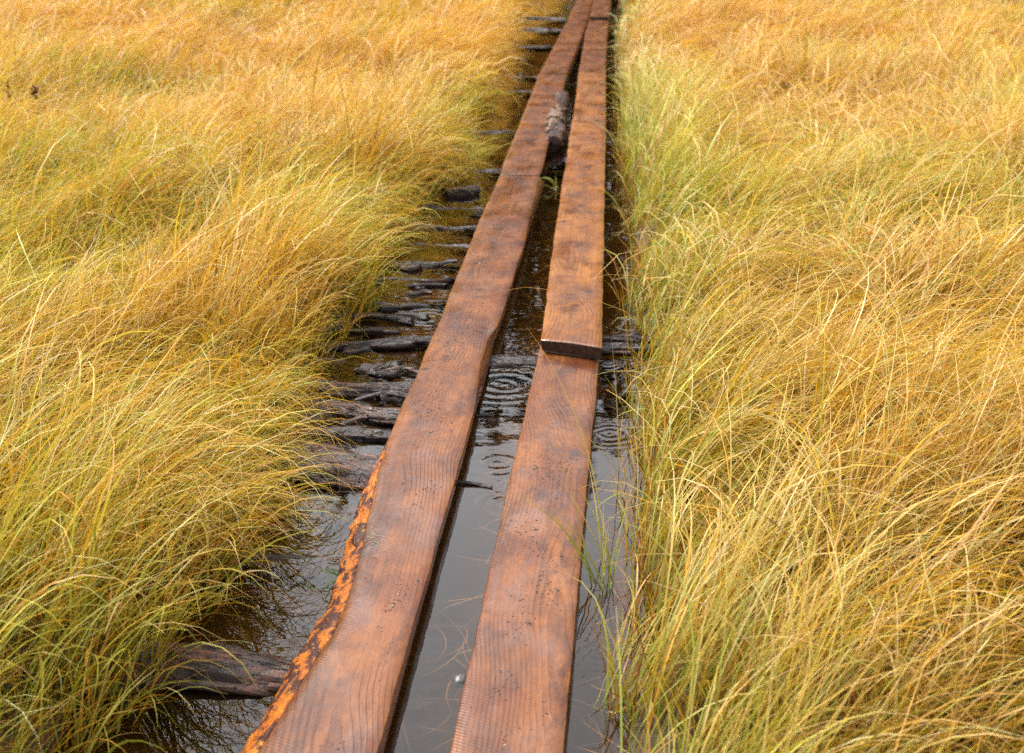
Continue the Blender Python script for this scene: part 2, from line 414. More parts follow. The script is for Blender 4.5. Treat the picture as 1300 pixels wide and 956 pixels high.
T_NEAR = ((0.285, 0.098, 0.021), (0.150, 0.042, 0.010), (0.062, 0.016, 0.006))
T_FAR = ((0.255, 0.086, 0.015), (0.150, 0.043, 0.008), (0.070, 0.018, 0.005))
T_GOLD = ((0.350, 0.128, 0.018), (0.220, 0.070, 0.010), (0.090, 0.025, 0.006))
m_l1 = mat_wood('plank_wood_near_left', (0.01, 0.045), [(0.02, 2.35, 0.014), (-0.045, 3.6, 0.018), (0.03, 4.5, 0.02)], 1, T_NEAR, 0.75, 0.5)
m_r1 = mat_wood('plank_wood_near_right', (0.03, 0.05), [(0.025, 1.28, 0.016), (-0.07, 1.42, 0.018), (0.06, 3.0, 0.02)], 2, T_NEAR, 0.7, 0.45)
m_r2 = mat_wood('plank_wood_knotty', (-0.01, 0.05), [(-0.005, 2.02, 0.024), (-0.075, 1.72, 0.018), (0.05, 0.62, 0.02), (0.02, 3.95, 0.02)], 3, T_GOLD, 0.5, 0.35)
m_l2 = mat_wood('plank_wood_worn', (0.02, 0.05), [(0.02, 1.0, 0.022)], 4, T_FAR, 0.6, 0.45)
m_far = mat_wood('plank_wood_far', (-0.02, 0.05), [(0.03, 1.4, 0.02)], 5, T_FAR, 0.6, 0.5)

l1, dl1 = make_plank('plank', L1_L, L1_R, 0.75, yof(223, .068), 0.064, 0.068, 0.048, m_l1, L1_BL, L1_BR, 1)
tag(l1, 'long wet plank with a bright orange bark edge curving along one side', 'plank', 'planks of the boardwalk')
l2, dl2 = make_plank('plank', L2_L, L2_R, yof(222.4, .068), yof(91.5, .072), 0.069, 0.072, 0.04, m_l2, seed=2, rag=0.012)
tag(l2, 'worn brown plank beside the short log, chipped at its near corner', 'plank', 'planks of the boardwalk')
l3, dl3 = make_plank('plank', L3_L, L3_R, yof(92, .06) - .12, 22.5, 0.034, 0.06, 0.04, m_far, seed=3)
tag(l3, 'farthest plank of the row with the bark-edged plank, reaching the top edge', 'plank', 'planks of the boardwalk')
r1, dr1 = make_plank('plank', R1_L, R1_R, 0.7, yof(425, .055), 0.056, 0.046, 0.045, m_r1, seed=4)
tag(r1, 'wet pinkish brown plank whose far end lies under the golden plank', 'plank', 'planks of the boardwalk')
r2, dr2 = make_plank('plank', R2_L, R2_R, yof(436, .095), yof(91.5, .08), 0.095, 0.080, 0.042, m_r2, seed=5, skew=-0.42)
tag(r2, 'golden orange knotty plank lying on top of the next one, dark cut end showing', 'plank', 'planks of the boardwalk')
r3, dr3 = make_plank('plank', R3_L, R3_R, yof(93, .05) - .12, yof(22, .05), 0.036, 0.05, 0.04, m_far, seed=6)
tag(r3, 'reddish plank between the golden knotty plank and the farthest one of its row', 'plank', 'planks of the boardwalk')
r4, dr4 = make_plank('plank', R4_L, R4_R, yof(23, .07), 22.8, 0.085, 0.06, 0.035, m_l2, seed=7)
tag(r4, 'small far plank overlapping the reddish plank at the top of the walk', 'plank', 'planks of the boardwalk')

# bark left on the waney side of the first plank: a rough skin just proud of it
ys = dl1['ys']; keep = (ys < yof(560, .064)); ys_ = ys[keep]
xl, bl, zt = dl1['xl'][keep], dl1['bl'][keep], dl1['zt'][keep]
fade = np.clip((ys_[-1] - ys_) / 0.5, 0, 1)
KB = 9; V = []
for k in range(KB):
    v = k / (KB - 1)
    bulge = 0.010 * math.sin(math.pi * v) * fade
    rough = (fbm(ys_ * 28, ys_ * 0 + v * 3.0, 61, 3) - 0.5) * 0.026 * (0.25 + math.sin(math.pi * v)) * (0.3 + 0.7 * fade)
    V.append(np.stack([xl + (bl - xl) * v - 0.003 - bulge - rough, ys_, zt - 0.0035 - (dl1['thick'] - 0.006) * v], 1))
for k in range(KB):
    v = 1 - k / (KB - 1)
    V.append(np.stack([xl + (bl - xl) * v + 0.004, ys_, zt - 0.0075 - (dl1['thick'] - 0.012) * v], 1))
V = np.stack(V, 1); n_, K_ = V.shape[:2]
d = V.reshape(-1, 3) - dl1['o0']; ca, sa = math.cos(-dl1['ang']), math.sin(-dl1['ang'])
V = np.stack([d[:, 0] * ca - d[:, 1] * sa, d[:, 0] * sa + d[:, 1] * ca, d[:, 2]], 1)
Fb = [(r * K_ + k, r * K_ + (k + 1) % K_, (r + 1) * K_ + (k + 1) % K_, (r + 1) * K_ + k) for r in range(n_ - 1) for k in range(K_)]
be = mesh_obj('bark_edge', V, Fb, M_EDGE, parent=l1); be['label'] = 'bright orange inner bark with dark patches'

# ------------------------------------------------------------------ logs
def log_mesh(length, r0, r1, seed, bend=0.02, nl=None, na=22, rough=0.16, crack=True, jag=0.03):
    nl = nl or max(20, int(length / 0.022))
    s = np.linspace(0, 1, nl)[:, None]; a = np.linspace(0, 2 * np.pi, na, endpoint=False)[None, :]
    r = r0 + (r1 - r0) * s
    ax, ay = np.cos(a) * 1.7, np.sin(a) * 1.7
    n1 = fbm(s * length * 7 + ay * 0.3, ax * 1.5 + ay * 0.7 + 10, seed, 3) - .5
    n2 = fbm(s * length * 6, ax * 4 + ay * 3.1, seed + 5, 4) - .5
    n2 = n2 - 0.9 * np.clip(.10 - np.abs(fbm(s * length * 4 + 3, ax * 3.3 - ay * 2.9, seed + 6, 3) - .5), 0, 1)
    n3 = fbm(s * length * 3 + 7, a * 0 + 3, seed + 9, 2) - .5
    rr = r * (1 + rough * 1.4 * n1 + rough * 3.6 * n2 + 0.95 * n3)
    if crack:
        cr = np.abs(fbm(s * length * 4, ax * 3 + ay * 2, seed + 17, 2) - .5)
        rr = rr * (1 - 0.22 * np.clip(1 - cr / 0.05, 0, 1))
    cy = bend * np.sin(s * np.pi * 1.3 + seed) + (fbm(s * length * 2, s * 0, seed + 2) - .5) * 0.02
    x = s * length - length / 2 + 0 * a
    end = np.clip(1 - np.minimum(s, 1 - s) / 0.02, 0, 1)
    x = x + np.sign(s - .5) * end * jag * (fbm(ax * 2, ay * 2, seed + 3) - .5) * 2
    V = np.stack([x, cy + rr * np.cos(a), rr * np.sin(a) + 0 * x], 2).reshape(-1, 3)
    F = [(i * na + k, i * na + (k + 1) % na, (i + 1) * na + (k + 1) % na, (i + 1) * na + k) for i in range(nl - 1) for k in range(na)]
    V = np.vstack([V, [[-length / 2 + 0.01, float(cy[0, 0]), 0]], [[length / 2 - 0.01, float(cy[-1, 0]), 0]]])
    c0, c1 = len(V) - 2, len(V) - 1
    F += [(c0, (k + 1) % na, k) for k in range(na)]
    F += [(c1, (nl - 1) * na + k, (nl - 1) * na + (k + 1) % na) for k in range(na)]
    return V, F

# (photo y of its middle, x from, x to, radius, how far its top stands above the water, tilt, red bark?)
LOGS = [(858, 0, 440, .085, .050, -.05, 1, 'thick cracked log with reddish bark under the orange bark edge, nearest of the logs'),
        (716, 190, 510, .060, .018, .02, 0, 'smooth dark log barely above water beside the orange bark edge'),
        (596, 240, 548, .070, .062, -.07, 1, 'big rough dark log at the upper end of the orange bark edge'),
        (551, 330, 562, .042, .030, .03, 0, 'thin dark log just behind the big rough log'),
        (522, 300, 575, .052, .052, -.12, 1, 'reddish split log slanting down to the plank, third behind the thick cracked one'),
        (494, 330, 582, .045, .036, .02, 1, 'crumbling red-brown log beside the wet plank, below the raindrop rings'),
        (458, 400, 800, .050, .006, -.03, 0, 'wet log with a ragged ridge running under both planks by the overlap'),
        (436, 390, 600, .035, .022, .03, 0, 'slim wet log just in front of the raindrop rings'),
        (385, 380, 622, .035, .012, .0, 0, 'shiny log just behind the raindrop rings'),
        (357, 430, 632, .040, .022, -.04, 0, 'black wet log under the drooping russet grass'),
        (336, 450, 640, .036, .018, .02, 0, 'dark low log between two shiny strips of water'),
        (311, 460, 648, .042, .026, -.03, 0, 'twisted wet log with pale sheen, midway along the left side'),
        (288, 480, 655, .045, .036, .02, 0, 'grey rough log with pale broken bark above the twisted log'),
        (263, 500, 662, .035, .016, -.02, 0, 'flat shiny log lying in front of the log stump'),
        (216, 560, 812, .045, .022, -.01, 0, 'pale wet log crossing under both planks at their joint'),
        (168, 550, 680, .035, .012, .0, 0, 'slick log end beside the plank with the dark knot'),
        (117, 580, 702, .035, .014, .01, 0, 'slick grey log in brown water beyond the short log'),
        (98, 592, 708, .035, .018, -.01, 0, 'pale log next to the joint of the worn plank'),
        (60, 650, 800, .040, .020, .0, 0, 'far grey log crossing the gap where the planks close up'),
        (38, 652, 732, .040, .030, .01, 0, 'far pale log, second from the top edge'),
        (24, 664, 738, .040, .030, -.01, 0, 'far dark log close to the top edge')]
for k, (py, xa, xb, r, top, tilt, red, lab) in enumerate(LOGS):
    A, B = at(xa, py, 0), at(xb, py, 0)
    # never poke through the planks: sink logs under them
    top = min(top, 0.06) * (1.0 if py > 420 else 0.62 if py > 250 else .5)
    V, F = log_mesh(float(B[0] - A[0]), r * 1.15, r * 1.0, 100 + k * 7, 0.03, nl=max(30, int((B[0] - A[0]) / .010)), na=48)
    V[:, 2] *= 0.62; r *= 0.62 * 1.1; top *= 0.85
    c = (A + B) / 2
    o = mesh_obj('sunken_log', V, F, M_LOGO if red else M_LOG, loc=(c[0], c[1], top - r - .004))
    tilt = tilt * 1.6 + rng.normal(0, .03)
    # the end beneath the planks dips below their undersides
    o.rotation_euler = (0, math.atan2(max(0.0, top * 0.55), (B[0] - A[0]) * 0.6), tilt)
    tag(o, lab, 'log', 'old logs laid across the channel')

FR = 'broken piece of wet dark bark lying among the sunken logs'
k = 0
while k < 40:
    py = rng.uniform(330, 560) if k < 32 else rng.uniform(425, 450)
    px = rng.uniform(float(np.interp(py, [240, 300, 400, 450, 560], [540, 505, 470, 440, 385])), float(np.interp(py, [240, 300, 400, 450, 560], [600, 585, 545, 525, 480]))) if k < 32 else rng.uniform(768, 800)
    c = at(px, py, 0); Ln = rng.uniform(.06, .24)
    V, F = log_mesh(Ln, rng.uniform(.012, .026), rng.uniform(.008, .02), 900 + k * 3, .02, nl=26, na=14, rough=.30, jag=.02)
    V[:, 2] *= rng.uniform(.5, .9)
    o = mesh_obj('bark_piece', V, F, M_LOGO if rng.random() < .35 else M_LOG, loc=(c[0], c[1], rng.uniform(-.008, .012)))
    o.rotation_euler = (rng.uniform(-.4, .4), rng.uniform(-.10, .10), rng.normal(0, .22)); tag(o, FR, 'bark piece', 'broken bark pieces in the channel'); k += 1

def stump_block(px, py, w, h, seed, lab):
    c = at(px, py, 0); V, F = log_mesh(w, h, h * .8, seed, 0.0, nl=14, na=18, rough=.3)
    o = mesh_obj('log_stump', V, F, M_LOG, loc=(c[0], c[1], -h * 0.2)); o.rotation_euler = (0, 0, 0.25)
    return tag(o, lab, 'stump')
stump_block(586, 246, 0.17, 0.062, 401, 'blunt grey log stump rising from water at the grass edge')

# the short round log lying in the gap between the planks
A, B = at(700, 186, 0.03), at(714, 124, 0.03)
Ld = float(np.linalg.norm(B - A))
V, F = log_mesh(Ld, .070, .050, 501, 0.01, rough=.12, jag=0.05)
M_SL = mat_log('peeling_log', 1.0)
sl = mesh_obj('short_log', V, F, M_SL, loc=tuple((A + B) / 2)); sl.rotation_euler = (0, 0.01, math.atan2(B[1] - A[1], B[0] - A[0]))
tag(sl, 'short log with peeling reddish bark wedged between the two rows of planks', 'log')
# lichen-grey bark slab still on it
a_ = np.linspace(0.25, 2.7, 12); s_ = np.linspace(-Ld * .44, Ld * .10, 44)
S_, A_ = np.meshgrid(s_, a_, indexing='ij'); rr = 0.074 + (fbm(S_ * 40, A_ * 4, 71) - .5) * .022
edge = fbm(S_ * 14, A_ * 2.2, 73, 3) + .35 * (1 - np.abs(A_ - 1.5) / 1.2) * (1 - np.abs(S_ / Ld + .17) / .27) - .20
Vb = np.stack([S_, rr * np.cos(A_), rr * np.sin(A_)], 2); Vi = Vb.copy(); Vi[..., 1:] *= 0.90
nb, kb = S_.shape; idx = lambda i, k, o=0: o + i * kb + k
Fb = [(idx(i, k), idx(i, k + 1), idx(i + 1, k + 1), idx(i + 1, k)) for i in range(nb - 1) for k in range(kb - 1) if edge[i, k] > .45]
t = NT('grey_bark'); n = t.noise(t.coord(), 45, 5, .65)
M_GB = t.surf(t.principled(t.ramp(n, [(.3, (.05, .026, .012)), (.5, (.12, .058, .026)), (.75, (.19, .105, .055))]), .6, t.bump(n, .8, .01)))
bk = mesh_obj('bark', Vb.reshape(-1, 3), Fb, M_GB, parent=sl)
md = bk.modifiers.new('thickness', 'SOLIDIFY'); md.thickness = 0.006; md.offset = -1

# ------------------------------------------------------------------ blades
def blades(P, length, th0, bend, phi, width, nseg, cb, ct, roll, twist=None, power=1.4):
    N = len(P); t = np.linspace(0, 1, nseg + 1)
    dl = (length / nseg)[:, None]
    tm = (t[:-1] + t[1:]) / 2
    th = th0[:, None] + bend[:, None] * tm[None, :] ** power
    ph = phi[:, None] + (0 if twist is None else twist[:, None] * tm[None, :])
    st, ct_ = np.sin(th), np.cos(th)
    d = np.stack([st * np.cos(ph), st * np.sin(ph), ct_], 2) * dl[:, :, None]
    C = np.concatenate([np.zeros((N, 1, 3)), np.cumsum(d, 1)], 1) + P[:, None, :]
    C[:, 1:, 2] = np.maximum(C[:, 1:, 2], 0.004 + 0.01 * (roll[:, None] % 0.5))
    ths = th0[:, None] + bend[:, None] * t[None, :] ** power
    phs = phi[:, None] + (0 if twist is None else twist[:, None] * t[None, :])
    perp = np.stack([-np.sin(phs), np.cos(phs), 0 * phs], 2)
    nor = np.stack([np.cos(ths) * np.cos(phs), np.cos(ths) * np.sin(phs), -np.sin(ths)], 2)
    rl = roll[:, None, None] + 0.8 * t[None, :, None]
    wv = np.cos(rl) * perp + np.sin(rl) * nor
    taper = np.clip(1.0 - t ** 2.2, 0.10, 1) * np.clip(0.65 + 1.2 * t, 0, 1)
    hw = (width[:, None] * 0.5 * taper[None, :])[:, :, None]
    V = np.stack([C - wv * hw, C + wv * hw], 2).reshape(-1, 3)
    base = (np.arange(N) * (nseg + 1) * 2)[:, None] + np.arange(nseg)[None, :] * 2
    base = base.ravel(); Fq = np.stack([base, base + 1, base + 3, base + 2], 1)
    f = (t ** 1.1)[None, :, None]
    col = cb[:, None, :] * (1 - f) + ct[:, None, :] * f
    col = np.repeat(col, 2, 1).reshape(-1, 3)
    col = np.concatenate([col, np.ones((len(col), 1))], 1)
    return V, Fq, col
class Bag:
    def __init__(s): s.v, s.f, s.c, s.n = [], [], [], 0
    def add(s, V, F, C): s.v.append(V); s.f.append(F + s.n); s.c.append(C); s.n += len(V)
    def build(s, name, mat): return mesh_obj(name, np.vstack(s.v), np.vstack(s.f), mat, attrs={'Col': np.vstack(s.c)})

STRAW = np.array([.82, .525, .180]); GOLD = np.array([.74, .405, .026]); AMBER = np.array([.60, .262, .018])
GREEN = np.array([.25, .31, .025]); LIME = np.array([.48, .45, .035]); RUST = np.array([.30, .105, .022]); BASEG = np.array([.17, .22, .025])
OLIVE = np.array([.34, .28, .028]); PALE = np.array([.86, .60, .28]); DARK = np.array([.12, .07, .022])

def field(N, y_lo, y_hi, side, nseg, wmul, margin=1.5):
    """random roots on one bank between two distances, inside the view and a margin"""
    y = np.sqrt(rng.uniform(y_lo ** 2, y_hi ** 2, N))
    half = y * (650 / FOC) * 1.02 + margin
    x = rng.uniform(-1, 1, N) * half
    xl, xr = x_left(y), x_right(y)
    wob = (fbm(x * 6, y * 6, 77) - .5) * 0.14
    d = (xl - x if side < 0 else x - xr) + wob        # distance from the water's edge
    # thinner, ragged fringe
    keep = (d > 0) & (rng.random(N) < np.clip(0.55 + d * 4, 0, 1))
    clump = fbm(x * 7.0, y * 7.0, 91, 2)
    keep &= rng.random(N) < np.clip(0.30 + 2.2 * (clump - 0.30), 0.22, 1)
    return x[keep], y[keep], d[keep]

def grow(bag, N, y_lo, y_hi, side, nseg, wmul):
    x, y, d = field(N, y_lo, y_hi, side, nseg, wmul)
    n = len(x)
    z = ground_h(x, y); z = np.maximum(z, -0.05)
    n_az = fbm(x * .75 + 3, y * .55, 101, 3); n_len = fbm(x * 1.3, y * 1.0, 111, 3); n_lod = fbm(x * 1.1 + 9, y * .8, 121, 3)
    n_col = fbm(x * .9, y * .65, 131, 3); n_c2 = fbm(x * 2.6, y * 2.0, 141, 2)
    cl_az = fbm(x * 5, y * 5, 151, 2) - .5
    edge = np.clip(1 - d / 0.38, 0, 1)
    # blades grow in locks that lean together
    wx = x + .05 * (fbm(x * 9, y * 9, 301, 2) - .5); wy = y + .05 * (fbm(x * 9, y * 9, 303, 2) - .5)
    ci, cj = np.floor(wx / .085).astype(np.int64), np.floor(wy / .085).astype(np.int64)
    def lock(sd):
        q = (ci * 374761393 + cj * 668265263 + sd * 982451653) & 0xffffffff
        q = ((q ^ (q >> 13)) * 1274126177) & 0xffffffff
        return ((q ^ (q >> 16)) & 0xffff) / 65535.0 - .5
    k_az, k_len, k_col, k_bend = lock(1), lock(2), lock(3), lock(4)
    hol = np.clip((.44 - fbm(x * 1.9 + 5, y * 1.25, 171, 2)) / .14, 0, 1) * (1 - edge)      # hollows where the sward stands lower
    lod = np.clip((n_lod - .36) / .26, 0, 1)
    g1 = rng.normal(0, 1, n)
    if side < 0:
        phi = math.radians(18) + (n_az - .5) * 2.3 + cl_az * 1.8 + k_az * 1.5 + g1 * 0.55
        phi = phi * (1 - edge * .65) + (math.radians(-22) + g1 * .6) * edge * .65
        th0 = 0.10 + 0.26 * lod + np.abs(rng.normal(0, .14, n))
        bend = 1.35 + 0.85 * lod + rng.normal(0, .36, n) + 0.20 * edge
    else:
        phi = math.radians(24) + (n_az - .5) * 1.8 + cl_az * 1.3 + k_az * 1.1 + g1 * 0.42
        th0 = 0.16 + 0.30 * lod * (1 - .6 * edge) + np.abs(rng.normal(0, .13, n))
        bend = 1.20 + 0.95 * lod + rng.normal(0, .36, n) - 0.30 * edge
    length = (0.30 + 0.28 * n_len) * np.exp(rng.normal(0, .22, n))
    length *= np.clip(0.52 + 0.8 * np.sqrt(np.clip(d, 0, 1)), 0, 1) if side < 0 else np.clip(.72 + .6 * np.sqrt(np.clip(d, 0, 1)), 0, 1)
    length *= (1 + .45 * k_len) * (1 - .38 * hol); bend = bend + .7 * k_bend; th0 = np.clip(th0 + .25 * k_bend, .03, 1.2)
    stray = (rng.random(n) < 0.07) & ((side < 0) | (d > .3))
    phi = np.where(stray, rng.uniform(-np.pi, np.pi, n), phi); length = np.where(stray, length * 1.12, length)
    width = wmul * np.exp(rng.normal(0, .34, n)) * 0.0038
    # colour: greener low and at the water's edge, straw where the tops lie over
    gq = np.clip((n_col - .50) * 2.6, -.3, .45) - .04 + (n_c2 - .5) * .5 + edge * (.62 if side > 0 else .36) + .07 * np.clip((6.0 - y) / 2, 0, 1) - 0.018 * np.clip(y - 4, 0, 12) - .12 * lod + .35 * k_col + .22 * hol
    u = rng.random(n)
    pg = np.clip(0.16 + gq, .03, .75)
    isg = u < pg
    v = rng.random(n)
    ct = np.where((v < .62)[:, None], STRAW, np.where((v < .88)[:, None], GOLD, AMBER))
    ct = np.where(((v < .62) & (rng.random(n) < .42))[:, None], PALE, ct)
    ct = np.where((rng.random(n) < .05)[:, None], RUST, ct)
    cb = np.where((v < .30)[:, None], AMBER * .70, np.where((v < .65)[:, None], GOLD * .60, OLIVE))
    ct = ct * (1 + .25 * k_len[:, None])
    cg = np.where((rng.random(n) < .5)[:, None], LIME, GREEN)
    ct = np.where(isg[:, None], cg * .92 + .26 * STRAW, ct); cb = np.where(isg[:, None], BASEG * 1.15, cb)
    nearq = np.clip((6.5 - y) / 3, 0, 1)[:, None] * (rng.random(n) < .42)[:, None]
    cb = cb * (1 - nearq) + np.array([.24, .26, .028]) * nearq
    farq = np.clip((y - 6) / 6, 0, 1)[:, None]
    ct = ct * (1 - farq * np.array([-.03, .025, .0])); cb = cb * (1 - farq * np.array([-.05, .08, .05]))
    j = np.exp(rng.normal(0, .20, n))[:, None]
    ct = ct * j; cb = cb * j
    if side > 0:       # bluish-green blade foot by the water
        q = (edge * (rng.random(n) < .5))[:, None]
        cb = cb * (1 - q) + np.array([.16, .24, .045]) * q; ct = ct * (1 - .5 * q) + np.array([.36, .42, .07]) * .5 * q
    roll = rng.uniform(-.9, .9, n); tw = rng.normal(0, .9, n)
    P = np.stack([x, y, z - .01], 1)
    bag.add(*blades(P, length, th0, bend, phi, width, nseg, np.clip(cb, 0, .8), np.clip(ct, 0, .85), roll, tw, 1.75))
    return n

tot = 0
for side, lab in ((-1, 'golden sedge grass drooping over the water and the sunken logs'), (1, 'golden sedge grass with green feet, leaning away from the golden plank')):
    b = Bag()
    tot += grow(b, 74000, 1.5, 4.6, side, 8, 1.0)
    tot += grow(b, 132000, 4.6, 8.5, side, 6, 1.25)
    tot += grow(b, 155000, 8.5, 14.0, side, 5, 1.8)
    tot += grow(b, 110000, 14.0, 25.0, side, 4, 3.0)
    # a thatch of short dead and green blades low down that closes the sward
    for N, a_, c_, ns, wm in ((48000, 1.5, 4.6, 4, 1.2), (86000, 4.6, 9.0, 3, 1.6)):
        x, y, d = field(N, a_, c_, side, ns, wm); n = len(x)
        u = rng.random(n)[:, None]
        ct = np.where(u < .35, GOLD * .8, np.where(u < .65, LIME * .8, np.where(u < .85, AMBER * .8, RUST)))
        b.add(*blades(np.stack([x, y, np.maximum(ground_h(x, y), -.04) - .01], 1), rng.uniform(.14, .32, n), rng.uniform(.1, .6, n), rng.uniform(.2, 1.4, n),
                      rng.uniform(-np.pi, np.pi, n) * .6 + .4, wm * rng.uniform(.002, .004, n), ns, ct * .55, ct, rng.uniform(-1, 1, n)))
        tot += n
    o = b.build('grass', M_GRASS); tag(o, lab, 'grass', kind='stuff')
print('blades', tot)

# ------------------------------------------------------------------ single tufts and stems
def tuft(name, px, py, specs, lab, cat='grass tuft', z=-0.03):
    c = at(px, py, 0); b = Bag()
    for (ox, oy, ln, th, bd, az, wd, cb, ct) in specs:
        V, F, C = blades(np.array([[ox, oy, z]]), np.array([ln]), np.array([th]), np.array([bd]), np.array([math.radians(az)]),
                         np.array([wd]), 14, np.array([cb]), np.array([ct]), np.array([.3]))
        b.add(V, F, C)
    o = b.build(name, M_GRASS); o.location = (c[0], c[1], 0)
    return tag(o, lab, cat)
G1, G2 = (.16, .22, .03), (.40, .40, .06)
ST = (.62, .42, .16)
sp_ = []
for k in range(14):
    sp_.append((rng.normal(0, .02), rng.normal(0, .03), rng.uniform(.16, .36), rng.uniform(.03, .5), rng.uniform(.2, 1.1), rng.uniform(40, 200), rng.uniform(.0035, .006), G1, G2 if rng.random() < .7 else ST))
tuft('grass_tuft', 772, 745, sp_, 'green upright tuft standing in water beside the pinkish brown plank')
tuft('grass_tuft', 707, 240, [(0, 0, .15, .1, 1.9, 165, .008, G1, G2), (.01, .01, .17, .15, 2.3, 150, .006, G1, G2), (-.01, 0, .11, .35, 1.6, 195, .007, G1, G2), (0, 0, .12, .2, .6, 100, .006, G1, G2)],
     'small green tuft growing in the gap between the planks')
tuft('straw', 769, 690, [(0, 0, .62, .12, .62, 152, .0042, (.30, .32, .06), (.66, .46, .16))], 'single straw stem arching over the pinkish brown plank', 'grass stem')
tuft('straw', 786, 600, [(0, 0, .42, .05, .20, 120, .003, (.4, .3, .08), ST), (0.01, 0, .30, .5, .8, 175, .003, (.3, .3, .08), ST)], 'thin pale stem standing upright in water at the plank overlap', 'grass stem')
tuft('straw', 788, 205, [(0, 0, .42, .15, 1.7, 150, .006, (.4, .38, .1), (.68, .5, .22)), (0.02, .1, .36, .1, 1.9, 160, .005, (.4, .38, .1), (.68, .5, .22))], 'pale curved stems bowing over the golden plank beside the short log', 'grass stem')
tuft('grass_tuft', 575, 222, [(rng.normal(0, .03), rng.normal(0, .05), rng.uniform(.25, .42), .5, rng.uniform(.8, 1.3), rng.uniform(-25, 40), .006, G1, (.55, .5, .16)) for k in range(26)],
     'pale green tuft leaning over the log to the worn plank')
for hx, hy, n_, lab in ((46, 176, 15, 'taller rusty dried seed head among the golden grass near the picture corner'), (12, 172, 11, 'small rusty dried seed head at the very edge of the golden grass')):
    tuft('seed_head', hx, hy + 38, [(0, 0, .44, .03, .12, 60, .005, (.3, .2, .05), (.25, .10, .03))] + [(rng.normal(0, .012), rng.normal(0, .012), .035, rng.uniform(.1, .9), .3, rng.uniform(0, 360), .012, (.12, .035, .015), (.20, .06, .025)) for k in range(0)], lab, 'seed head')
    o = COL.objects[-1]
    hd = Bag()
    for k in range(n_ * 3):
        V, F, C = blades(np.array([[rng.normal(.03, .006), rng.normal(.02, .006), rng.uniform(.37, .44)]]), np.array([rng.uniform(.02, .04)]), np.array([rng.uniform(.1, 1.2)]), np.array([.4]), np.array([rng.uniform(0, 6.28)]), np.array([.011]), 3, np.array([(.11, .032, .014)]), np.array([(.21, .065, .025)]), np.array([rng.uniform(-1, 1)]))
        hd.add(V, F, C)
    q = hd.build('spike', M_GRASS); q.parent = o
tuft('water_weed', 430, 746, [(rng.normal(0, .02), rng.normal(0, .03), rng.uniform(.03, .07), .9, .6, rng.uniform(0, 360), .004, (.10, .2, .03), (.20, .32, .06)) for k in range(22)],
     'tiny green weed floating against the orange bark edge', 'weed', 0.0)

# ------------------------------------------------------------------ small things
def pebble(px, py, r, zc, mat, lab, name='stone'):
    c = at(px, py, 0); V = []; nl, na = 14, 20
    for i_ in range(nl + 1):
        th = math.pi * i_ / nl
        for k in range(na):
            a = 2 * math.pi * k / na
            q = 1 + .22 * (float(fbm(math.cos(a) * 1.5 + 5, math.sin(a) * math.sin(th) * 1.5 + math.cos(th) + 5, 7)) - .5)
            V.append((r * q * math.sin(th) * math.cos(a), 1.15 * r * q * math.sin(th) * math.sin(a), .7 * r * q * math.cos(th)))
    F = [(i_ * na + k, (i_ + 1) * na + k, (i_ + 1) * na + (k + 1) % na, i_ * na + (k + 1) % na) for i_ in range(nl) for k in range(na)]
    o = mesh_obj(name, V, F, mat, loc=(c[0], c[1], zc)); return tag(o, lab, name)
t = NT('pale_stone'); n = t.noise(t.coord(), 60, 4); M_STONE = t.surf(t.principled(t.ramp(n, [(.3, (.045, .045, .042)), (.7, (.12, .12, .115))]), .35, t.bump(n, .4, .004)))
pebble(585, 862, .017, -.005, M_STONE, 'small grey round stone in the gap against the pinkish brown plank')
def twig(px, py, ln, r, az, lab, seed):
    c = at(px, py, 0); V, F = log_mesh(ln, r, r * .5, seed, .008, nl=26, na=9, rough=.25, crack=False, jag=.004)
    o = mesh_obj('twig', V, F, M_LOG, loc=(c[0], c[1], r * .3)); o.rotation_euler = (0, .02, az); return tag(o, lab, 'twig')
twig(612, 528, .075, .006, -.25, 'short dark twig floating in the gap, below the raindrop rings', 601)
twig(598, 617, .120, .010, -.18, 'dark curved twig floating in the gap against the bark-edged plank', 603)
twig(672, 515, .030, .004, -.5, 'tiny black twig floating beside the pinkish brown plank', 605)

